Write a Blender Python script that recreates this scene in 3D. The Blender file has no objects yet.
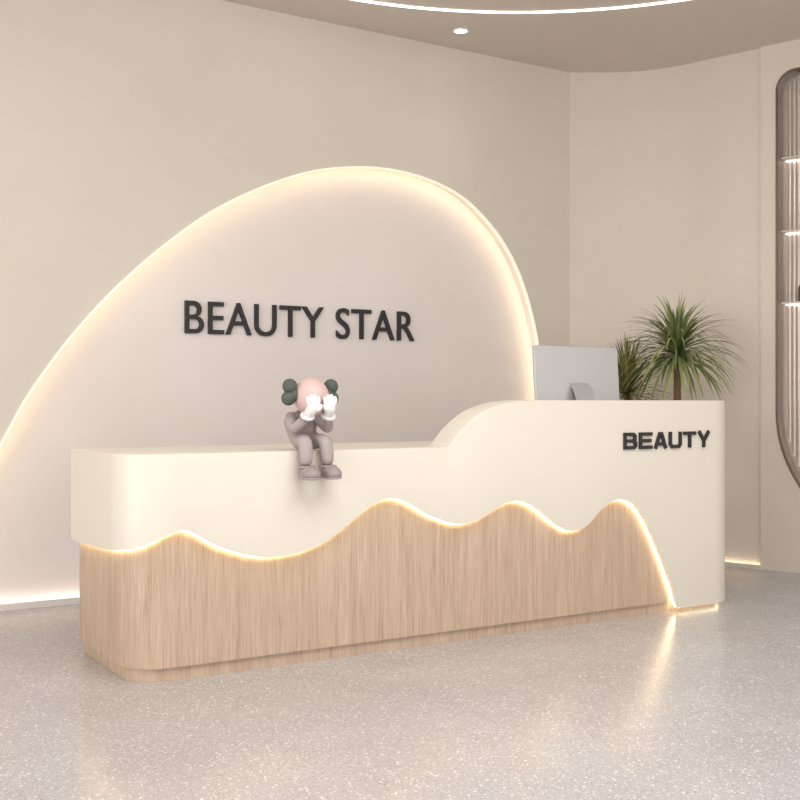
import bpy, bmesh, math, random
from mathutils import Vector, Matrix
random.seed(7)
sc=bpy.context.scene
sc.view_settings.view_transform='Standard'
sc.view_settings.look='None'
TH=math.radians(31.93)
# ---------------------------------------------------------------- materials
def lin(c): 
    return tuple(((x/255)/12.92 if x/255<=.04045 else ((x/255+.055)/1.055)**2.4) for x in c)+(1,)
def mat(name,col,rough=.5,metal=0,emit=None,es=0,spec=.5,bump=0,bscale=80,coat=0):
    m=bpy.data.materials.new(name); m.use_nodes=True
    nt=m.node_tree; b=nt.nodes['Principled BSDF']
    b.inputs['Base Color'].default_value=lin(col)
    b.inputs['Roughness'].default_value=rough
    b.inputs['Metallic'].default_value=metal
    b.inputs['Specular IOR Level'].default_value=spec
    b.inputs['Coat Weight'].default_value=coat
    if emit:
        b.inputs['Emission Color'].default_value=lin(emit); b.inputs['Emission Strength'].default_value=es
    tc=nt.nodes.new('ShaderNodeTexCoord'); no=nt.nodes.new('ShaderNodeTexNoise'); no.inputs['Scale'].default_value=bscale
    nt.links.new(tc.outputs['Object'],no.inputs['Vector'])
    if bump:
        bp=nt.nodes.new('ShaderNodeBump'); bp.inputs['Strength'].default_value=bump; bp.inputs['Distance'].default_value=.002
        nt.links.new(no.outputs['Fac'],bp.inputs['Height']); nt.links.new(bp.outputs['Normal'],b.inputs['Normal'])
    return m
def plaster(name,c1,c2,scale=1.2,rough=.85):
    m=bpy.data.materials.new(name); m.use_nodes=True
    nt=m.node_tree; b=nt.nodes['Principled BSDF']; b.inputs['Roughness'].default_value=rough
    b.inputs['Specular IOR Level'].default_value=.25
    tc=nt.nodes.new('ShaderNodeTexCoord'); no=nt.nodes.new('ShaderNodeTexNoise')
    no.inputs['Scale'].default_value=scale; no.inputs['Detail'].default_value=6; no.inputs['Roughness'].default_value=.6
    cr=nt.nodes.new('ShaderNodeValToRGB'); cr.color_ramp.elements[0].position=.35; cr.color_ramp.elements[1].position=.65
    cr.color_ramp.elements[0].color=lin(c1); cr.color_ramp.elements[1].color=lin(c2)
    nt.links.new(tc.outputs['Object'],no.inputs['Vector']); nt.links.new(no.outputs['Fac'],cr.inputs['Fac'])
    nt.links.new(cr.outputs['Color'],b.inputs['Base Color'])
    return m
def wood(name):
    m=bpy.data.materials.new(name); m.use_nodes=True
    nt=m.node_tree; b=nt.nodes['Principled BSDF']; L=nt.links.new; N=nt.nodes.new
    tc=N('ShaderNodeTexCoord')
    mp=N('ShaderNodeMapping'); mp.inputs['Scale'].default_value=(24,24,1.1); L(tc.outputs['Object'],mp.inputs['Vector'])
    n1=N('ShaderNodeTexNoise'); n1.inputs['Scale'].default_value=1.0; n1.inputs['Detail'].default_value=8; n1.inputs['Roughness'].default_value=.7; n1.inputs['Distortion'].default_value=.8
    L(mp.outputs['Vector'],n1.inputs['Vector'])
    mp2=N('ShaderNodeMapping'); mp2.inputs['Scale'].default_value=(230,230,8); L(tc.outputs['Object'],mp2.inputs['Vector'])
    n2=N('ShaderNodeTexNoise'); n2.inputs['Scale'].default_value=1.0; n2.inputs['Detail'].default_value=3; L(mp2.outputs['Vector'],n2.inputs['Vector'])
    mx=N('ShaderNodeMath'); mx.operation='MULTIPLY_ADD'; mx.inputs[1].default_value=.45; L(n2.outputs['Fac'],mx.inputs[0])
    m2=N('ShaderNodeMath'); m2.operation='MULTIPLY'; m2.inputs[1].default_value=.55; L(n1.outputs['Fac'],m2.inputs[0]); L(m2.outputs[0],mx.inputs[2])
    cr=N('ShaderNodeValToRGB'); e=cr.color_ramp.elements
    e[0].position=.30; e[0].color=lin((166,142,120)); e[1].position=.68; e[1].color=lin((211,190,169))
    k=cr.color_ramp.elements.new(.5); k.color=lin((194,171,149))
    L(mx.outputs[0],cr.inputs['Fac']); L(cr.outputs['Color'],b.inputs['Base Color'])
    b.inputs['Roughness'].default_value=.5; b.inputs['Specular IOR Level'].default_value=.35
    return m
def terrazzo(name):
    m=bpy.data.materials.new(name); m.use_nodes=True
    nt=m.node_tree; b=nt.nodes['Principled BSDF']; L=nt.links.new; N=nt.nodes.new
    tc=N('ShaderNodeTexCoord')
    no=N('ShaderNodeTexNoise'); no.inputs['Scale'].default_value=1.5; no.inputs['Detail'].default_value=8; no.inputs['Roughness'].default_value=.7
    L(tc.outputs['Object'],no.inputs['Vector'])
    cr=N('ShaderNodeValToRGB'); e=cr.color_ramp.elements; e[0].position=.35; e[0].color=lin((172,170,173)); e[1].position=.7; e[1].color=lin((184,182,185))
    L(no.outputs['Fac'],cr.inputs['Fac'])
    last=cr.outputs['Color']
    for scale,thr,col,amt in ((66,.38,(238,236,235),.65),(95,.42,(234,232,231),.6),(78,.34,(124,121,121),.5),(125,.42,(132,129,128),.5),(170,.45,(238,237,236),.5)):
        mp=N('ShaderNodeMapping'); mp.inputs['Location'].default_value=(scale*.13,scale*.07,0); L(tc.outputs['Object'],mp.inputs['Vector'])
        v=N('ShaderNodeTexVoronoi'); v.inputs['Scale'].default_value=scale; L(mp.outputs['Vector'],v.inputs['Vector'])
        sep=N('ShaderNodeSeparateColor'); L(v.outputs['Color'],sep.inputs['Color'])
        gt=N('ShaderNodeMath'); gt.operation='GREATER_THAN'; gt.inputs[1].default_value=.5; L(sep.outputs['Red'],gt.inputs[0])
        sz=N('ShaderNodeMath'); sz.operation='MULTIPLY'; sz.inputs[1].default_value=thr; L(sep.outputs['Green'],sz.inputs[0])
        lt=N('ShaderNodeMath'); lt.operation='LESS_THAN'; L(v.outputs['Distance'],lt.inputs[0]); L(sz.outputs[0],lt.inputs[1])
        mu=N('ShaderNodeMath'); mu.operation='MULTIPLY'; L(gt.outputs[0],mu.inputs[0]); L(lt.outputs[0],mu.inputs[1])
        mu2=N('ShaderNodeMath'); mu2.operation='MULTIPLY'; mu2.inputs[1].default_value=amt; L(mu.outputs[0],mu2.inputs[0])
        mx=N('ShaderNodeMix'); mx.data_type='RGBA'; L(mu2.outputs[0],mx.inputs['Factor']); L(last,mx.inputs['A']); mx.inputs['B'].default_value=lin(col)
        last=mx.outputs['Result']
    L(last,b.inputs['Base Color'])
    n3=N('ShaderNodeTexNoise'); n3.inputs['Scale'].default_value=9; n3.inputs['Detail'].default_value=5; L(tc.outputs['Object'],n3.inputs['Vector'])
    mr=N('ShaderNodeMapRange'); mr.inputs['To Min'].default_value=.15; mr.inputs['To Max'].default_value=.32; L(n3.outputs['Fac'],mr.inputs['Value'])
    L(mr.outputs['Result'],b.inputs['Roughness'])
    bp=N('ShaderNodeBump'); bp.inputs['Strength'].default_value=.12; bp.inputs['Distance'].default_value=.003; L(n3.outputs['Fac'],bp.inputs['Height']); L(bp.outputs['Normal'],b.inputs['Normal'])
    return m
def emis(name,col,st):
    m=bpy.data.materials.new(name); m.use_nodes=True; nt=m.node_tree; nt.nodes.clear()
    e=nt.nodes.new('ShaderNodeEmission'); o=nt.nodes.new('ShaderNodeOutputMaterial')
    e.inputs['Color'].default_value=col+(1,); e.inputs['Strength'].default_value=st
    nt.links.new(e.outputs[0],o.inputs[0]); return m

M_wall=plaster('wall_plaster',(221,213,202),(226,218,207))
M_niche=plaster('niche_plaster',(232,225,224),(236,231,229))
M_ceil=plaster('ceiling_paint',(214,205,195),(218,209,199))
M_floor=terrazzo('terrazzo')
M_wood=wood('oak_veneer')
M_white=mat('cream_lacquer',(228,222,210),.36,spec=.45)
M_black=mat('black_letters',(34,32,32),.45)
M_led=emis('led_warm',(1,.76,.42),17)
M_ledN=emis('led_niche',(1,.77,.45),11)
M_ledB=emis('led_base',(1,.84,.68),9)
M_ledR=emis('led_base_right',(1,.80,.55),10)
M_ledD=emis('led_desk_base',(1,.82,.5),5)
M_ring=emis('led_ring',(1,.96,.9),5)
M_down=emis('downlight_glow',(1,.93,.82),10)

# ---------------------------------------------------------------- helpers
def mesh(name,verts,faces,m,parent=None,smooth=False,angle=None):
    me=bpy.data.meshes.new(name); me.from_pydata(verts,[],faces); me.update()
    bm=bmesh.new(); bm.from_mesh(me); bmesh.ops.recalc_face_normals(bm,faces=bm.faces); bm.to_mesh(me); bm.free()
    o=bpy.data.objects.new(name,me); sc.collection.objects.link(o)
    if isinstance(m,(list,tuple)):
        for x in m: me.materials.append(x)
    elif m: me.materials.append(m)
    if smooth:
        for p in me.polygons: p.use_smooth=True
    if angle: 
        for p in me.polygons: p.use_smooth=True
        me.set_sharp_from_angle(angle=math.radians(angle))
    if parent: o.parent=parent
    return o
def empty(name,loc=(0,0,0)):
    o=bpy.data.objects.new(name,None); sc.collection.objects.link(o); o.location=loc; o.empty_display_size=.1; return o
def catmull(pts,n=8):
    out=[]
    for i in range(len(pts)-1):
        p0=Vector(pts[max(i-1,0)]);p1=Vector(pts[i]);p2=Vector(pts[i+1]);p3=Vector(pts[min(i+2,len(pts)-1)])
        for k in range(n):
            t=k/n
            out.append(tuple(.5*((2*p1)+(p2-p0)*t+(2*p0-5*p1+4*p2-p3)*t*t+(3*p1-p0-3*p2+p3)*t**3)))
    out.append(tuple(pts[-1])); return out
def prism(name,pts,fn,d0,d1,m,parent=None,angle=35):
    n=len(pts); v=[fn(a,b,d0) for a,b in pts]+[fn(a,b,d1) for a,b in pts]
    f=[list(range(n)),list(range(2*n-1,n-1,-1))]+[[i,(i+1)%n,(i+1)%n+n,i+n] for i in range(n)]
    return mesh(name,v,f,m,parent,angle=angle)
def box(name,x0,x1,y0,y1,z0,z1,m,parent=None,bev=0):
    o=prism(name,[(x0,y0),(x1,y0),(x1,y1),(x0,y1)],lambda a,b,d:(a,b,d),z0,z1,m,parent,angle=30)
    if bev:
        b=o.modifiers.new('b','BEVEL'); b.width=bev; b.segments=3
    return o
def tube(name,pts,r,m,parent=None,cyclic=False,res=3):
    cu=bpy.data.curves.new(name,'CURVE'); cu.dimensions='3D'; sp=cu.splines.new('POLY'); sp.points.add(len(pts)-1)
    for i,p in enumerate(pts): sp.points[i].co=(*p,1)
    sp.use_cyclic_u=cyclic; cu.bevel_depth=r; cu.bevel_resolution=res; cu.use_fill_caps=True
    o=bpy.data.objects.new(name,cu); sc.collection.objects.link(o)
    dg=bpy.context.evaluated_depsgraph_get(); me=bpy.data.meshes.new_from_object(o.evaluated_get(dg))
    bpy.data.objects.remove(o); o=bpy.data.objects.new(name,me); sc.collection.objects.link(o)
    me.materials.clear(); me.materials.append(m)
    for p in me.polygons: p.use_smooth=True
    if parent: o.parent=parent
    return o
def ellipsoid(name,c,r,m,parent=None,rot=(0,0,0),seg=32,deform=None):
    bm=bmesh.new(); bmesh.ops.create_uvsphere(bm,u_segments=seg,v_segments=seg//2,radius=1)
    R=Matrix.Rotation(rot[2],3,'Z')@Matrix.Rotation(rot[1],3,'Y')@Matrix.Rotation(rot[0],3,'X')
    for v in bm.verts:
        p=v.co.copy()
        if deform: p=deform(p)
        p=Vector((p.x*r[0],p.y*r[1],p.z*r[2])); v.co=R@p+Vector(c)
    me=bpy.data.meshes.new(name); bm.to_mesh(me); bm.free(); me.materials.append(m)
    for p in me.polygons: p.use_smooth=True
    o=bpy.data.objects.new(name,me); sc.collection.objects.link(o)
    if parent: o.parent=parent
    return o
def lathe(name,prof,c,m,parent=None,seg=40,angle=40):
    v=[];f=[]
    for r,z in prof:
        for k in range(seg):
            a=2*math.pi*k/seg; v.append((c[0]+r*math.cos(a),c[1]+r*math.sin(a),c[2]+z))
    for i in range(len(prof)-1):
        for k in range(seg):
            f.append([i*seg+k,i*seg+(k+1)%seg,(i+1)*seg+(k+1)%seg,(i+1)*seg+k])
    f.append(list(range(seg))); f.append([(len(prof)-1)*seg+k for k in range(seg)])
    return mesh(name,v,f,m,parent,angle=angle)
def skin(name,V,E,R,m,parent=None,sub=2,root=0):
    me=bpy.data.meshes.new(name); me.from_pydata(V,E,[]); me.materials.append(m)
    o=bpy.data.objects.new(name,me); sc.collection.objects.link(o)
    md=o.modifiers.new('skin','SKIN'); md.use_smooth_shade=True
    if not me.skin_vertices:
        bpy.context.view_layer.objects.active=o; o.select_set(True); bpy.ops.mesh.customdata_skin_add()
    d=me.skin_vertices[0].data
    for i,r in enumerate(R):
        d[i].radius=(r,r) if not isinstance(r,tuple) else r
        d[i].use_root=(i==root)
    ss=o.modifiers.new('sub','SUBSURF'); ss.levels=sub; ss.render_levels=sub
    if parent: o.parent=parent
    return o

H=3.45
# ---------------------------------------------------------------- room
mesh('floor',[(-6,-5,0),(9,-5,0),(9,9,0),(-6,9,0)],[[0,1,2,3]],M_floor)
arch0=[(1.0,0),(1.015,.2),(1.06,.42),(1.169,.70),(1.275,.879),(1.396,1.105),(1.527,1.303),(1.66,1.479),(1.797,1.638),(1.937,1.783),(2.08,1.916),(2.227,2.04),(2.378,2.156),(2.533,2.257),(2.692,2.343),(2.855,2.42),(3.022,2.486),(3.194,2.536),(3.37,2.568),(3.552,2.586),(3.739,2.584),(3.931,2.56),(4.128,2.508),(4.291,2.431),(4.457,2.305),(4.567,2.192),(4.67,2.048),(4.749,1.894),(4.81,1.731),(4.855,1.573),(4.905,1.33),(4.93,1.1),(4.945,.6),(4.95,0)]
arch=catmull(arch0,5)
def offs(pts,d):
    r=[]
    for i,(x,z) in enumerate(pts):
        a=Vector(pts[max(i-1,0)]);b=Vector(pts[min(i+1,len(pts)-1)]);t=(b-a).normalized(); nn=Vector((t.y,-t.x))
        r.append((x+nn.x*d,max(z+nn.y*d,0)))
    return r
WB=lambda a,b,d:(a,d,b)
prism('wall_back',[(-6,0)]+arch+[(5.16,0),(5.16,H),(-6,H)],WB,6.0,6.018,M_wall,angle=40)
nich=empty('wall_niche')
big=offs(arch,-.030)
prism('niche_reveal',[(-6,0)]+big+[(5.3,0),(5.3,H),(-6,H)],WB,6.018,6.11,M_niche,nich,angle=40)
box('niche_backing',.5,5.3,6.11,6.14,0,3.0,M_niche,nich)
tube('niche_led_strip',[(x,6.034,max(z,.01)) for x,z in offs(arch,-.022)],.004,M_ledN,nich)
M_lip_glow=mat('lip_glow',(246,240,230),.35,emit=(255,238,208),es=.40)  # no lamp: emission put into the strip imitates light on the arch lip
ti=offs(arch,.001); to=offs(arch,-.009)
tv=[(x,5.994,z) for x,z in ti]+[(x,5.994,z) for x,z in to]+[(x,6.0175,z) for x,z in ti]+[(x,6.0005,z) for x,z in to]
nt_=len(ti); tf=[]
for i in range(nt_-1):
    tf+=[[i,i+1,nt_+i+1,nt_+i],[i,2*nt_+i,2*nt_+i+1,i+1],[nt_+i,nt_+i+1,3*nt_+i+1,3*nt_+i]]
mesh('niche_lip_glow',tv,tf,M_lip_glow,nich,angle=40)  # added strip along the arch, glows in place of the lit lip
box('niche_base_led',1.04,4.93,6.085,6.095,.0,.012,M_ledB,nich)
box('baseboard_back',1.012,4.94,6.050,6.058,0,.035,M_niche)
wp=[(5.16,6.0),(5.343,5.885),(5.563,5.712),(5.706,5.47),(5.782,5.222),(5.839,5.057),(5.884,4.911)]
wc=catmull(wp,6)
poly=wc+[(6.1,5.0),(6.0,6.3),(5.16,6.3)]
prism('wall_right',poly,lambda a,b,d:(a,b,d),0,H,M_wall,angle=40)
w=Vector((.316,-.949,0)).normalized(); nr=Vector((w.y,-w.x,0))
if nr.x>0: nr=-nr
O=Vector((5.916,4.809,0))
def RW(a,b,d): 
    p=O+w*a+nr*d; return (p.x,p.y,b)
Wd=1.7; Rb=.85; ztop=3.26; zc=1.05; rt=.12
def ush(x0,x1,zt,zb,off=0):
    R=(x1-x0)/2; cx=(x0+x1)/2; pts=[]
    for k in range(0,41):
        a=math.pi+math.pi*k/40; pts.append((cx+R*math.cos(a),zb+R*math.sin(a)))
    r=rt
    for k in range(0,9):
        a=math.pi/2*k/8; pts.append((x1-r+r*math.cos(a),zt-r+r*math.sin(a)))
    for k in range(0,9):
        a=math.pi/2+math.pi/2*k/8; pts.append((x0+r+r*math.cos(a),zt-r+r*math.sin(a)))
    return pts
U=ush(0,Wd,ztop,zc)
cx=Wd/2
bot=[p for p in U[:41]]
leftpts=[(-.11,0),(cx,0)]+[bot[20]]+list(reversed(bot[:20]))+list(reversed([p for p in U[50:]]))+[(cx,ztop),(cx,H),(-.11,H)]
prism('wall_right_panel',leftpts,RW,-.10,.018,M_wall,angle=40)
rightpts=[(cx,0),(3.6,0),(3.6,H),(cx,H),(cx,ztop)]+list(reversed(U[41:50]))+list(reversed(bot[20:]))
prism('wall_right_panel.001',rightpts,RW,-.10,.018,M_wall,angle=40)
cab=empty('display_cabinet')
M_bronze=mat('dark_bronze',(112,98,88),.3,.6)
M_cabin=mat('cabinet_interior',(222,210,200),.35,.05)
M_flute=mat('fluted_glass',(222,210,201),.14,.25)
M_shelf=mat('shelf_glass_edge',(215,205,196),.2)
M_bott=mat('dark_bottle',(92,84,80),.2)
M_bott2=mat('pale_bottle',(220,212,204),.25)
n=len(U)
ov=[RW(a,b,-.14) for a,b in U]
mesh('cabinet_back',ov,[list(range(n))],M_cabin,cab)
sv=[RW(a,b,-.14) for a,b in U]+[RW(a,b,.0) for a,b in U]
mesh('cabinet_sides',sv,[[i,(i+1)%n,(i+1)%n+n,i+n] for i in range(n)],M_cabin,cab,angle=40)
tube('cabinet_frame',[RW(a,b,.02) for a,b in U],.008,M_bronze,cab,cyclic=True)
x=.03; fv=[];ff=[]
while x<Wd-.02:
    h=cx-x; zb=zc-math.sqrt(max(Rb*Rb-h*h,0))+.01; zt_=ztop-.02
    b0=len(fv)
    for j in range(7):
        a=math.pi*j/6; 
        fv.append(RW(x+.012*math.cos(a),zb,-.135+.012*math.sin(a))); fv.append(RW(x+.012*math.cos(a),zt_,-.135+.012*math.sin(a)))
    for j in range(6): ff.append([b0+2*j,b0+2*j+1,b0+2*j+3,b0+2*j+2])
    x+=.030
mesh('fluted_backing',fv,ff,M_flute,cab,smooth=True)
M_sled=emis('shelf_led',(1,.90,.78),5)
for i,z in enumerate((1.75,2.22,2.70)):
    hw=Wd/2-.012
    prism('shelf_%d'%(i+1),[(cx-hw,z),(cx+hw,z),(cx+hw,z+.010),(cx-hw,z+.010)],RW,-.12,-.02,M_shelf,cab)
    prism('shelf_led_%d'%(i+1),[(cx-hw,z-.005),(cx+hw,z-.005),(cx+hw,z),(cx-hw,z)],RW,-.118,-.108,M_sled,cab)
    xx=cx-hw+(.12 if i==0 else .30)
    while xx<cx+hw-.06:
        p=RW(xx,z+.010,-.07); hh=random.uniform(.12,.22); rr=random.uniform(.022,.032)
        lathe('bottle',[(rr,0),(rr,hh*.62),(rr*.8,hh*.7),(rr*.35,hh*.76),(rr*.35,hh*.9),(rr*.42,hh*.9),(rr*.42,hh)],p,random.choice([M_bott,M_bott2]),cab,seg=16)
        xx+=random.uniform(.14,.24)
def ribbon(name,pts,z0,z1,m,th=.006):
    n=len(pts); v=[];f=[]
    for x,y in pts:
        v+=[(x,y,z0),(x,y,z1),(x+th,y+th,z1),(x+th,y+th,z0)]
    for i in range(n-1):
        for q in range(4): f.append([i*4+q,i*4+(q+1)%4,i*4+4+(q+1)%4,i*4+4+q])
    return mesh(name,v,f,m,angle=40)
ribbon('baseboard_right',[(p[0]-.032,p[1]-.018) for p in wc[6:]],0,.03,M_wall)
o=tube('led_strip',[(p[0]-.010,p[1]-.006,.012) for p in wc[6:]],.004,M_ledR); o.parent=bpy.data.objects['baseboard_right']
mesh('ceiling',[(-6,-5,H),(9,-5,H),(9,9,H),(-6,9,H)],[[0,1,2,3]],M_ceil)
ring=empty('ceiling_ring_light')
v=[];f=[]
rc=(2.874,3.288);R=2.3;ns=160
for i in range(ns):
    a=2*math.pi*i/ns
    for rr,z in ((R-.010,H-.001),(R-.010,H-.006),(R+.010,H-.006),(R+.010,H-.001)):
        v.append((rc[0]+rr*math.cos(a),rc[1]+rr*math.sin(a),z))
for i in range(ns):
    j=(i+1)%ns
    for q in range(3): f.append([i*4+q,i*4+q+1,j*4+q+1,j*4+q])
mesh('ring_diffuser',v,f,M_ring,ring)
def downlight(x,y,w_=6):
    d=empty('ceiling_downlight'); 
    lathe('trim_ring',[(.055,0),(.055,-.006),(.042,-.008),(.040,-.003),(.040,0)],(x,y,H-.001),M_white,d)
    lathe('lens',[(.038,-.002),(.038,-.005)],(x,y,H-.001),M_down,d)
    l=bpy.data.lights.new('downlight_spot','SPOT'); l.energy=w_; l.spot_size=math.radians(95); l.spot_blend=.9; l.shadow_soft_size=.04; l.color=(1,.9,.8)
    o=bpy.data.objects.new('spot',l); sc.collection.objects.link(o); o.location=(x,y,H-.02); o.parent=d
downlight(3.99,5.68,3)

# ---------------------------------------------------------------- desk
desk=empty('reception_desk')
XL,XR,YF,YB=1.33,4.75,4.12,4.87; R1,R2=.20,.18
base=[]
s_=0
def add(x,y,nx,ny):
    global s_
    if base: s_+=math.hypot(x-base[-1][0],y-base[-1][1])
    base.append((x,y,nx,ny,s_))
for i in range(12): add(XL,YB-(YB-YF-R1)*i/12,1,0)
for i in range(20):
    a=math.pi+math.pi/2*i/20; add(XL+R1+R1*math.cos(a),YF+R1+R1*math.sin(a),-math.cos(a),-math.sin(a))
N=420
for i in range(N): add(XL+R1+(XR-R2-XL-R1)*i/N,YF,0,1)
SFR=[b for b in base if abs(b[1]-YF)<1e-6][0]; s0=SFR[4]-(SFR[0])
for i in range(20):
    a=-math.pi/2+math.pi/2*i/20; add(XR-R2+R2*math.cos(a),YF+R2+R2*math.sin(a),-math.cos(a),-math.sin(a))
for i in range(13): add(XR,YF+R2+(YB-YF-R2)*i/12,-1,0)
SEND=base[-1][4]
wave=[(0,.50),(.3,.505),(.56,.515)]
fr=[(1.42,.545),(1.469,.567),(1.518,.588),(1.563,.597),(1.608,.582),(1.654,.556),(1.71,.524),(1.77,.5),(1.84,.478),(1.902,.466),(1.983,.464),(2.075,.474),(2.17,.501),(2.242,.538),(2.315,.585),(2.414,.649),(2.47,.672),(2.526,.678),(2.583,.667),(2.646,.637),(2.715,.598),(2.78,.572),(2.852,.549),(2.924,.545),(2.992,.56),(3.061,.588),(3.136,.622),(3.207,.633),(3.267,.625),(3.328,.598),(3.408,.546),(3.482,.498),(3.533,.475),(3.584,.472),(3.635,.484),(3.687,.515),(3.753,.571),(3.813,.603),(3.874,.61),(3.935,.597),(3.998,.559),(4.06,.484),(4.124,.377),(4.188,.258),(4.239,.150),(4.285,.04)]
wave+=[(x+s0,z) for x,z in fr]+[(4.30+s0,.022),(SEND+.01,.022)]
topc=[(0,.9),(2.80+s0,.9),(2.822+s0,.903),(2.842+s0,.918),(2.868+s0,.948),(2.919+s0,.996),(3.003+s0,1.052),(3.12+s0,1.093),(3.21+s0,1.108),(3.30+s0,1.113),(3.4+s0,1.114),(SEND+.01,1.114)]
def interp(T,s):
    if s<=T[0][0]: return T[0][1]
    for i in range(len(T)-1):
        if T[i][0]<=s<=T[i+1][0]:
            x0,y0=T[i];x1,y1=T[i+1];h=x1-x0
            def sl(k):
                if k<=0 or k>=len(T)-1: return 0
                a=(T[k][1]-T[k-1][1])/(T[k][0]-T[k-1][0]); b=(T[k+1][1]-T[k][1])/(T[k+1][0]-T[k][0])
                return 0 if a*b<=0 and (abs(a)<.02 or abs(b)<.02) else (a*(T[k+1][0]-T[k][0])+b*(T[k][0]-T[k-1][0]))/(T[k+1][0]-T[k-1][0])
            m0,m1=sl(i),sl(i+1); t=(s-x0)/h
            return (2*t**3-3*t*t+1)*y0+(t**3-2*t*t+t)*h*m0+(-2*t**3+3*t*t)*y1+(t**3-t*t)*h*m1
    return T[-1][1]
TI=.155
v=[];f=[];K=8
for x,y,nx,ny,s in base:
    zb=interp(wave,s); zt=interp(topc,s); c=.006
    for o_,z in ((0,zb+.002),(0,zt-c),(c*.3,zt-c*.3),(c,zt),(TI,zt),(TI,.86),(.03,.86),(.03,zb+.002)):
        v.append((x+nx*o_,y+ny*o_,z))
for i in range(len(base)-1):
    for q in range(K): f.append([i*K+q,i*K+(q+1)%K,(i+1)*K+(q+1)%K,(i+1)*K+q])
f.append(list(range(K))); f.append([(len(base)-1)*K+q for q in range(K)])
mesh('cream_shell',v,f,M_white,desk,angle=40)
cp=[(x+nx*TI,y+ny*TI) for x,y,nx,ny,s in base]
prism('countertop',cp,lambda a,b,d:(a,b,d),.86,.899,M_white,desk)
v=[];f=[]
wb=[b for b in base if b[4]<=4.36+s0]
for x,y,nx,ny,s in wb:
    z1=min(max(interp(wave,s)+.10,.2),.855)
    for o_,z in ((.038,.055),(.038,z1),(.055,z1),(.055,.055)): v.append((x+nx*o_,y+ny*o_,z))
for i in range(len(wb)-1):
    for q in range(4): f.append([i*4+q,i*4+(q+1)%4,(i+1)*4+(q+1)%4,(i+1)*4+q])
f.append([0,1,2,3]); f.append([(len(wb)-1)*4+q for q in range(4)])
mesh('oak_cladding',v,f,M_wood,desk,angle=40)
v=[];f=[]
for x,y,nx,ny,s in base:
    for o_,z in ((.055,0),(.055,.0555),(.09,.0555),(.09,0)): v.append((x+nx*o_,y+ny*o_,z))
for i in range(len(base)-1):
    for q in range(4): f.append([i*4+q,i*4+(q+1)%4,(i+1)*4+(q+1)%4,(i+1)*4+q])
f.append([0,1,2,3]); f.append([(len(base)-1)*4+q for q in range(4)])
mesh('plinth',v,f,M_wood,desk,angle=40)
box('back_panel',XL+.06,XR-.03,YB-.03,YB-.01,.0,.86,M_wood,desk)
lp=[(x+nx*.031,y+ny*.031,interp(wave,s)+.003) for x,y,nx,ny,s in base if s<4.30+s0]
tube('wave_led_strip',lp,.0045,M_led,desk)
lp2=[(x+nx*.038,y+ny*.038,.020) for x,y,nx,ny,s in base if s>4.32+s0]
tube('base_led_strip',lp2,.004,M_ledD,desk)

# ---------------------------------------------------------------- text
def text(name,body,x0,x1,z0,z1,y,depth,m,offset=0,parent=None,spacing=1.0):
    cu=bpy.data.curves.new(name,'FONT'); cu.body=body; cu.extrude=.5; cu.offset=offset; cu.space_character=spacing; cu.resolution_u=8
    o=bpy.data.objects.new(name,cu); sc.collection.objects.link(o)
    dg=bpy.context.evaluated_depsgraph_get(); me=bpy.data.meshes.new_from_object(o.evaluated_get(dg)); bpy.data.objects.remove(o)
    xs=[a.co.x for a in me.vertices]; ys=[a.co.y for a in me.vertices]
    ax,bx,ay,by=min(xs),max(xs),min(ys),max(ys)
    for a in me.vertices:
        a.co=Vector((x0+(a.co.x-ax)/(bx-ax)*(x1-x0), y-(a.co.z+.5)*depth, z0+(a.co.y-ay)/(by-ay)*(z1-z0)))
    me.materials.clear(); me.materials.append(m)
    o=bpy.data.objects.new(name,me); sc.collection.objects.link(o)
    if parent: o.parent=parent
    return o
text('wall_lettering','BEAUTY STAR',2.325,3.91,1.505,1.70,6.109,.02,M_black,.001,None,1.06)
def stroke(pts,t,closed=False):
    P=[Vector(p) for p in pts]; n=len(P); A=[];B=[]
    for i in range(n):
        if closed or 0<i<n-1:
            d1=(P[i]-P[i-1]).normalized(); d2=(P[(i+1)%n]-P[i]).normalized()
        elif i==0: d1=d2=(P[1]-P[0]).normalized()
        else: d1=d2=(P[i]-P[i-1]).normalized()
        n1=Vector((-d1.y,d1.x)); n2=Vector((-d2.y,d2.x)); b=(n1+n2)
        b.normalize(); k=min(1/max(b.dot(n1),.3),2.2)
        A.append(P[i]+b*t/2*k); B.append(P[i]-b*t/2*k)
    return A,B
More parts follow.
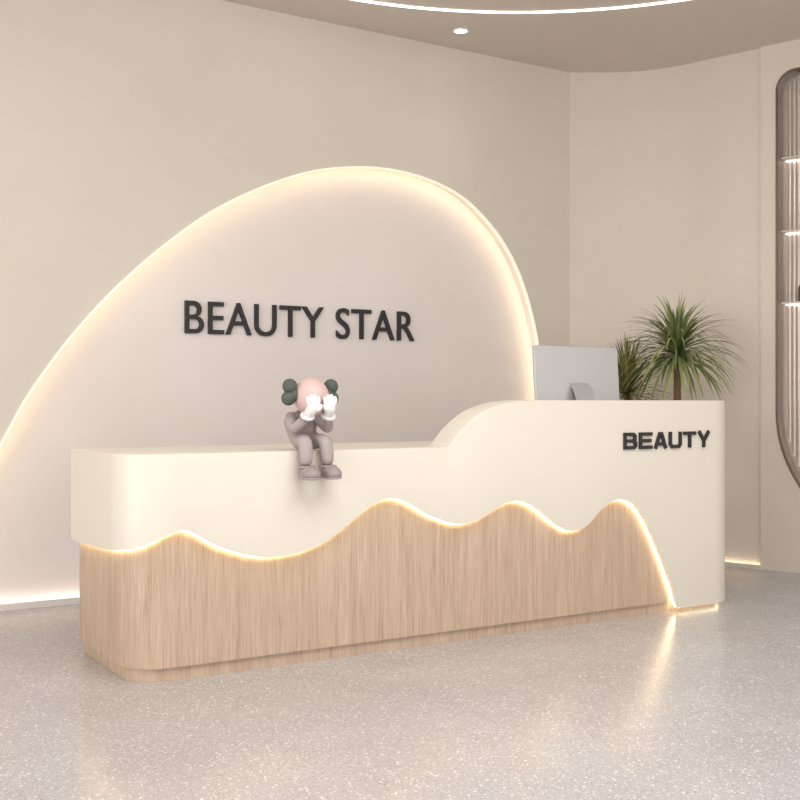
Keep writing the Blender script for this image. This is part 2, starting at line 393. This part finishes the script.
def letters(name,word,x0,x1,z0,z1,y,depth,t,gap,m,parent):
    lw=(x1-x0-gap*(len(word)-1))/len(word); h=z1-z0; e=t/2; c=.012
    a,b,lo,hi=e,lw-e,e,h-e; md=h/2
    G={'B':[([(a,hi),(b-c*1.3,hi),(b-c*.4,hi-c*.8),(b-c*.4,md+c*.7),(b-c*1.3,md)],False),([(b-c*1.3,md),(b,md-c*.8),(b,lo+c*.8),(b-c,lo),(a,lo)],False),([(a,md),(b-c*.8,md)],False),([(a,0),(a,h)],False)],
       'E':[([(lw,hi),(a,hi),(a,lo),(lw,lo)],False),([(a,md),(lw*.92,md)],False)],
       'A':[([(e*.9,0),(lw/2-.006,hi),(lw/2+.006,hi),(lw-e*.9,0)],False),([(lw*.2,h*.28),(lw*.8,h*.28)],False)],
       'U':[([(a,h),(a,lo+c),(a+c,lo),(b-c,lo),(b,lo+c),(b,h)],False)],
       'T':[([(0,hi),(lw,hi)],False),([(lw/2,hi),(lw/2,0)],False)],
       'Y':[([(e*.9,h),(lw/2,h*.42),(lw-e*.9,h)],False),([(lw/2,h*.45),(lw/2,0)],False)]}
    V=[];F=[]
    for i,ch in enumerate(word):
        ox=x0+i*(lw+gap)
        for k,(pts,cl) in enumerate(G[ch]):
            A,B=stroke(pts,t,cl); n=len(pts); b0=len(V); dd=depth-.0004*k
            for L,yy in ((A,y),(B,y),(A,y-dd),(B,y-dd)):
                for p in L: V.append((ox+p.x,yy,z0+p.y))
            m_=n if cl else n-1
            for j in range(m_):
                j2=(j+1)%n
                F+= [[b0+j,b0+j2,b0+n+j2,b0+n+j],[b0+2*n+j,b0+3*n+j,b0+3*n+j2,b0+2*n+j2],[b0+j,b0+2*n+j,b0+2*n+j2,b0+j2],[b0+n+j,b0+n+j2,b0+3*n+j2,b0+3*n+j]]
            if not cl:
                for j in (0,n-1): F.append([b0+j,b0+n+j,b0+3*n+j,b0+2*n+j])
    return mesh(name,V,F,m,parent)
letters('desk_lettering','BEAUTY',3.895,4.515,.865,.950,YF+.001,.012,.0175,.016,M_black,desk)

# ---------------------------------------------------------------- computer
mon=empty('desktop_computer')
M_sil=mat('silver_aluminium',(196,196,198),.32,.35)
M_scr=mat('screen_glass',(18,18,22),.1)
def rrect(w_,h,r,n=8):
    P=[]
    for cx_,cy_,a0 in ((w_/2-r,h/2-r,0),(-w_/2+r,h/2-r,90),(-w_/2+r,-h/2+r,180),(w_/2-r,-h/2+r,270)):
        for k in range(n+1):
            a=math.radians(a0+90*k/n); P.append((cx_+r*math.cos(a),cy_+r*math.sin(a)))
    return P
mdx=.062
mc=Vector((3.955+mdx,4.60,1.235))
tl=math.radians(-4)
def MP(a,b,d):
    p=Matrix.Rotation(tl,3,'X')@Vector((a,d,b)); p=p+mc; return tuple(p)
o=prism('display_housing',rrect(.60,.355,.014),MP,0,.018,M_sil,mon); bb=o.modifiers.new('b','BEVEL'); bb.width=.004; bb.segments=2; bb.limit_method='ANGLE'
prism('display_screen',rrect(.585,.33,.008),MP,.0182,.0195,M_scr,mon)
sp=[(4.595,1.19),(4.575,1.165),(4.545,1.10),(4.54,.93),(4.545,.910),(4.56,.908),(4.70,.908),(4.70,.901),(4.53,.901),(4.525,.92),(4.525,1.11),(4.56,1.18),(4.59,1.21)]
prism('stand',sp,lambda a,b,d:(d,a,b),3.90+mdx,4.02+mdx,M_sil,mon)

# ---------------------------------------------------------------- figurine
fig=empty('toy_figurine',(2.13,4.12,.90)); fig.scale=(1,1,1)
M_body=mat('toy_grey_pink',(172,160,160),.55)
M_dark=mat('toy_grey_green',(82,89,82),.6)
M_head=mat('toy_pink_head',(216,188,183),.5)
M_glove=mat('toy_white_glove',(240,238,238),.5)
M_shoe=mat('toy_shoe',(156,144,144),.5)
sd=-.022
V=[(0,.105,.042),(0,.115,.085),(0,.100,.125),(0,.07,.160),
   (.062,.080,.140),(.086,.005,.085),(.050,-.050,.140),
   (-.062,.080,.140),(-.086,.005,.085),(-.050,-.050,.140),
   (.036,.06,.036),(.048,-.036,.042),(.050,-.048,-.045+sd),
   (-.036,.06,.036),(-.048,-.036,.042),(-.050,-.048,-.045+sd)]
E=[(0,1),(1,2),(2,3),(2,4),(4,5),(5,6),(2,7),(7,8),(8,9),(0,10),(10,11),(11,12),(0,13),(13,14),(14,15)]
Rr=[.050,.056,.048,.026,.027,.024,.021,.027,.024,.021,.037,.034,.029,.037,.034,.029]
skin('body',V,E,Rr,M_body,fig)
for sgn in (-1,1):
    def shoe(p):
        q=p.copy()
        if q.z<-.45: q.z=-.45
        q.x*=1+.18*max(-q.y,0)
        return q
    ellipsoid('shoe',(sgn*.050,-.078,-.072+sd),(.037,.060,.034),M_shoe,fig,deform=shoe)
    ellipsoid('sole',(sgn*.050,-.078,-.088+sd),(.040,.063,.008),M_body,fig)
    tube('shoe_cuff',[(sgn*.050+.031*math.cos(a),-.050+.031*math.sin(a),-.044+sd) for a in [2*math.pi*i/20 for i in range(20)]],.007,M_shoe,fig,cyclic=True)
def headdef(p):
    q=p.copy()
    if q.z<0: q.x*=1-.15*(-q.z)
    if q.z<0 and q.y<0: q.y*=1.0+.25*math.sin(min(-q.z,1)*math.pi)
    return q
ellipsoid('head',(0,.01,.226),(.077,.082,.079),M_head,fig,rot=(math.radians(22),0,0),deform=headdef)
for sgn in (-1,1):
    skin('ear',[(sgn*.052,.012,.236),(sgn*.082,.012,.240),(sgn*.096,.010,.268),(sgn*.104,.012,.222)],[(0,1),(1,2),(1,3)],[.028,.038,.040,.038],M_dark,fig)
    ellipsoid('ear_knob_upper',(sgn*.097,.010,.270),(.032,.028,.032),M_dark,fig)
    ellipsoid('ear_knob_lower',(sgn*.102,.012,.220),(.031,.027,.031),M_dark,fig)
    px=sgn*.039
    skin('glove_palm',[(sgn*.050,-.050,.138),(sgn*.046,-.072,.160),(px,-.086,.180),(px-sgn*.002,-.090,.196)],[(0,1),(1,2),(2,3)],[.018,.024,.028,.022],M_glove,fig)
    tube('glove_cuff',[(sgn*.049+.024*math.cos(t),-.058+.016*math.sin(t),.146+.013*math.sin(t)) for t in [2*math.pi*i/20 for i in range(20)]],.008,M_glove,fig,cyclic=True)
    for k,(dx,L) in enumerate(((-.024,.034),(-.008,.044),(.008,.045),(.024,.036))):
        bx=px+dx
        skin('finger_%d'%(k+1),[(px+dx*.6,-.086,.182),(bx,-.094,.192+L*.5),(bx,-.082,.192+L)],[(0,1),(1,2)],[.0105,.0100,.0085],M_glove,fig)
    skin('thumb',[(px-sgn*.012,-.090,.166),(px-sgn*.029,-.099,.180),(px-sgn*.033,-.099,.197)],[(0,1),(1,2)],[.011,.0100,.009],M_glove,fig)

# ---------------------------------------------------------------- plants
def leafmat(name,c1,c2):
    m=bpy.data.materials.new(name); m.use_nodes=True; nt=m.node_tree; b=nt.nodes['Principled BSDF']
    g=nt.nodes.new('ShaderNodeNewGeometry'); cr=nt.nodes.new('ShaderNodeValToRGB')
    cr.color_ramp.elements[0].color=lin(c1); cr.color_ramp.elements[1].color=lin(c2)
    nt.links.new(g.outputs['Random Per Island'],cr.inputs['Fac']); nt.links.new(cr.outputs['Color'],b.inputs['Base Color'])
    b.inputs['Roughness'].default_value=.45; return m
M_leaf=leafmat('leaf_green',(78,100,52),(176,184,120))
M_leaf2=leafmat('leaf_olive',(86,94,48),(172,166,100))
M_trunk=mat('trunk_bark',(120,96,70),.8,bump=.8,bscale=60)
M_pot=mat('pot_ceramic',(210,204,196),.4)
M_soil=mat('soil',(60,46,36),.9)
def plant(x,y,zc_,nl,L0,lm,droop,pr=.15,wd=.011,up=0,topk=.75):
    p=empty('potted_dracaena',(x,y,0))
    lathe('pot',[(pr*.75,0),(pr*.95,.12),(pr,.30),(pr,.32),(pr*.9,.32),(pr*.88,.28)],(0,0,0),M_pot,p)
    lathe('soil',[(pr*.87,.270),(pr*.87,.285)],(0,0,0),M_soil,p)
    prof=[]
    zz=.27;i=0
    while zz<zc_:
        r=.026-.006*(zz/zc_)+(.002 if i%2 else 0); prof.append((r,zz)); zz+=.022; i+=1
    prof.append((.016,zc_+.01)); lathe('trunk',prof,(0,0,0),M_trunk,p,seg=16)
    v=[];f=[]
    for i in range(nl):
        t=i/nl; az=i*2.39996+random.uniform(-.2,.2)
        el=math.radians(85-105*t**.8+up)+random.uniform(-.1,.1)
        L=L0*random.uniform(.84,1.06)*(topk+(1-topk)*min(t*2.2,1)); st=Vector((.012*math.cos(az),.012*math.sin(az),zc_+.02-.09*t))
        d=Vector((math.cos(el)*math.cos(az),math.cos(el)*math.sin(az),math.sin(el)))
        side=Vector((-math.sin(az),math.cos(az),0)); pos=st.copy(); nseg=9; b0=len(v)
        for k in range(nseg+1):
            u=k/nseg; w_=wd*(.75+.5*math.sin(min(u*1.8,1)*math.pi/2))*(1-u**2.2)+.0008
            nrm=d.cross(side).normalized()
            v.append(tuple(pos-side*w_)); v.append(tuple(pos+nrm*(-.25*w_))); v.append(tuple(pos+side*w_))
            pos=pos+d*(L/nseg); d=(d+Vector((0,0,-droop*(.4+u))) ).normalized()
        for k in range(nseg):
            a=b0+3*k
            f.append([a,a+1,a+4,a+3]); f.append([a+1,a+2,a+5,a+4])
    mesh('leaves',v,f,lm,p,smooth=True)
    return p
plant(5.17,4.98,1.45,240,.47,M_leaf,.20,wd=.0082,topk=.68)
plant(5.14,5.40,1.20,210,.37,M_leaf2,.13,pr=.13,wd=.007,up=14,topk=.9)

# ---------------------------------------------------------------- lights
def area(name,loc,size,e,col,rot=(0,0,0),sy=None):
    l=bpy.data.lights.new(name,'AREA'); l.energy=e; l.size=size; l.color=col
    if sy: l.shape='RECTANGLE'; l.size_y=sy
    o=bpy.data.objects.new(name,l); sc.collection.objects.link(o); o.location=loc; o.rotation_euler=rot; return o
area('overhead_fill_light',(2.2,1.6,H-.06),3.2,120,(1,.975,.94),sy=2.4)  # added soft fill from above, out of view, no panel modelled
area('side_fill_light',(-3.2,2.6,1.7),3.0,95,(1,.97,.935),rot=(0,-math.pi/2,0),sy=3.0)  # added fill from the left to brighten the right wall, no window there
wd_=bpy.data.worlds.new('world'); sc.world=wd_; wd_.use_nodes=True
bg=wd_.node_tree.nodes['Background']; bg.inputs[0].default_value=(1,.968,.938,1); bg.inputs[1].default_value=1.52

# ---------------------------------------------------------------- camera
cam=bpy.data.cameras.new('camera'); cam.sensor_width=36; cam.lens=49.5; cam.shift_y=.00375; cam.clip_start=.05
co=bpy.data.objects.new('camera',cam); sc.collection.objects.link(co); co.location=(0,0,1.1); co.rotation_euler=(math.pi/2,0,-TH)
sc.camera=co
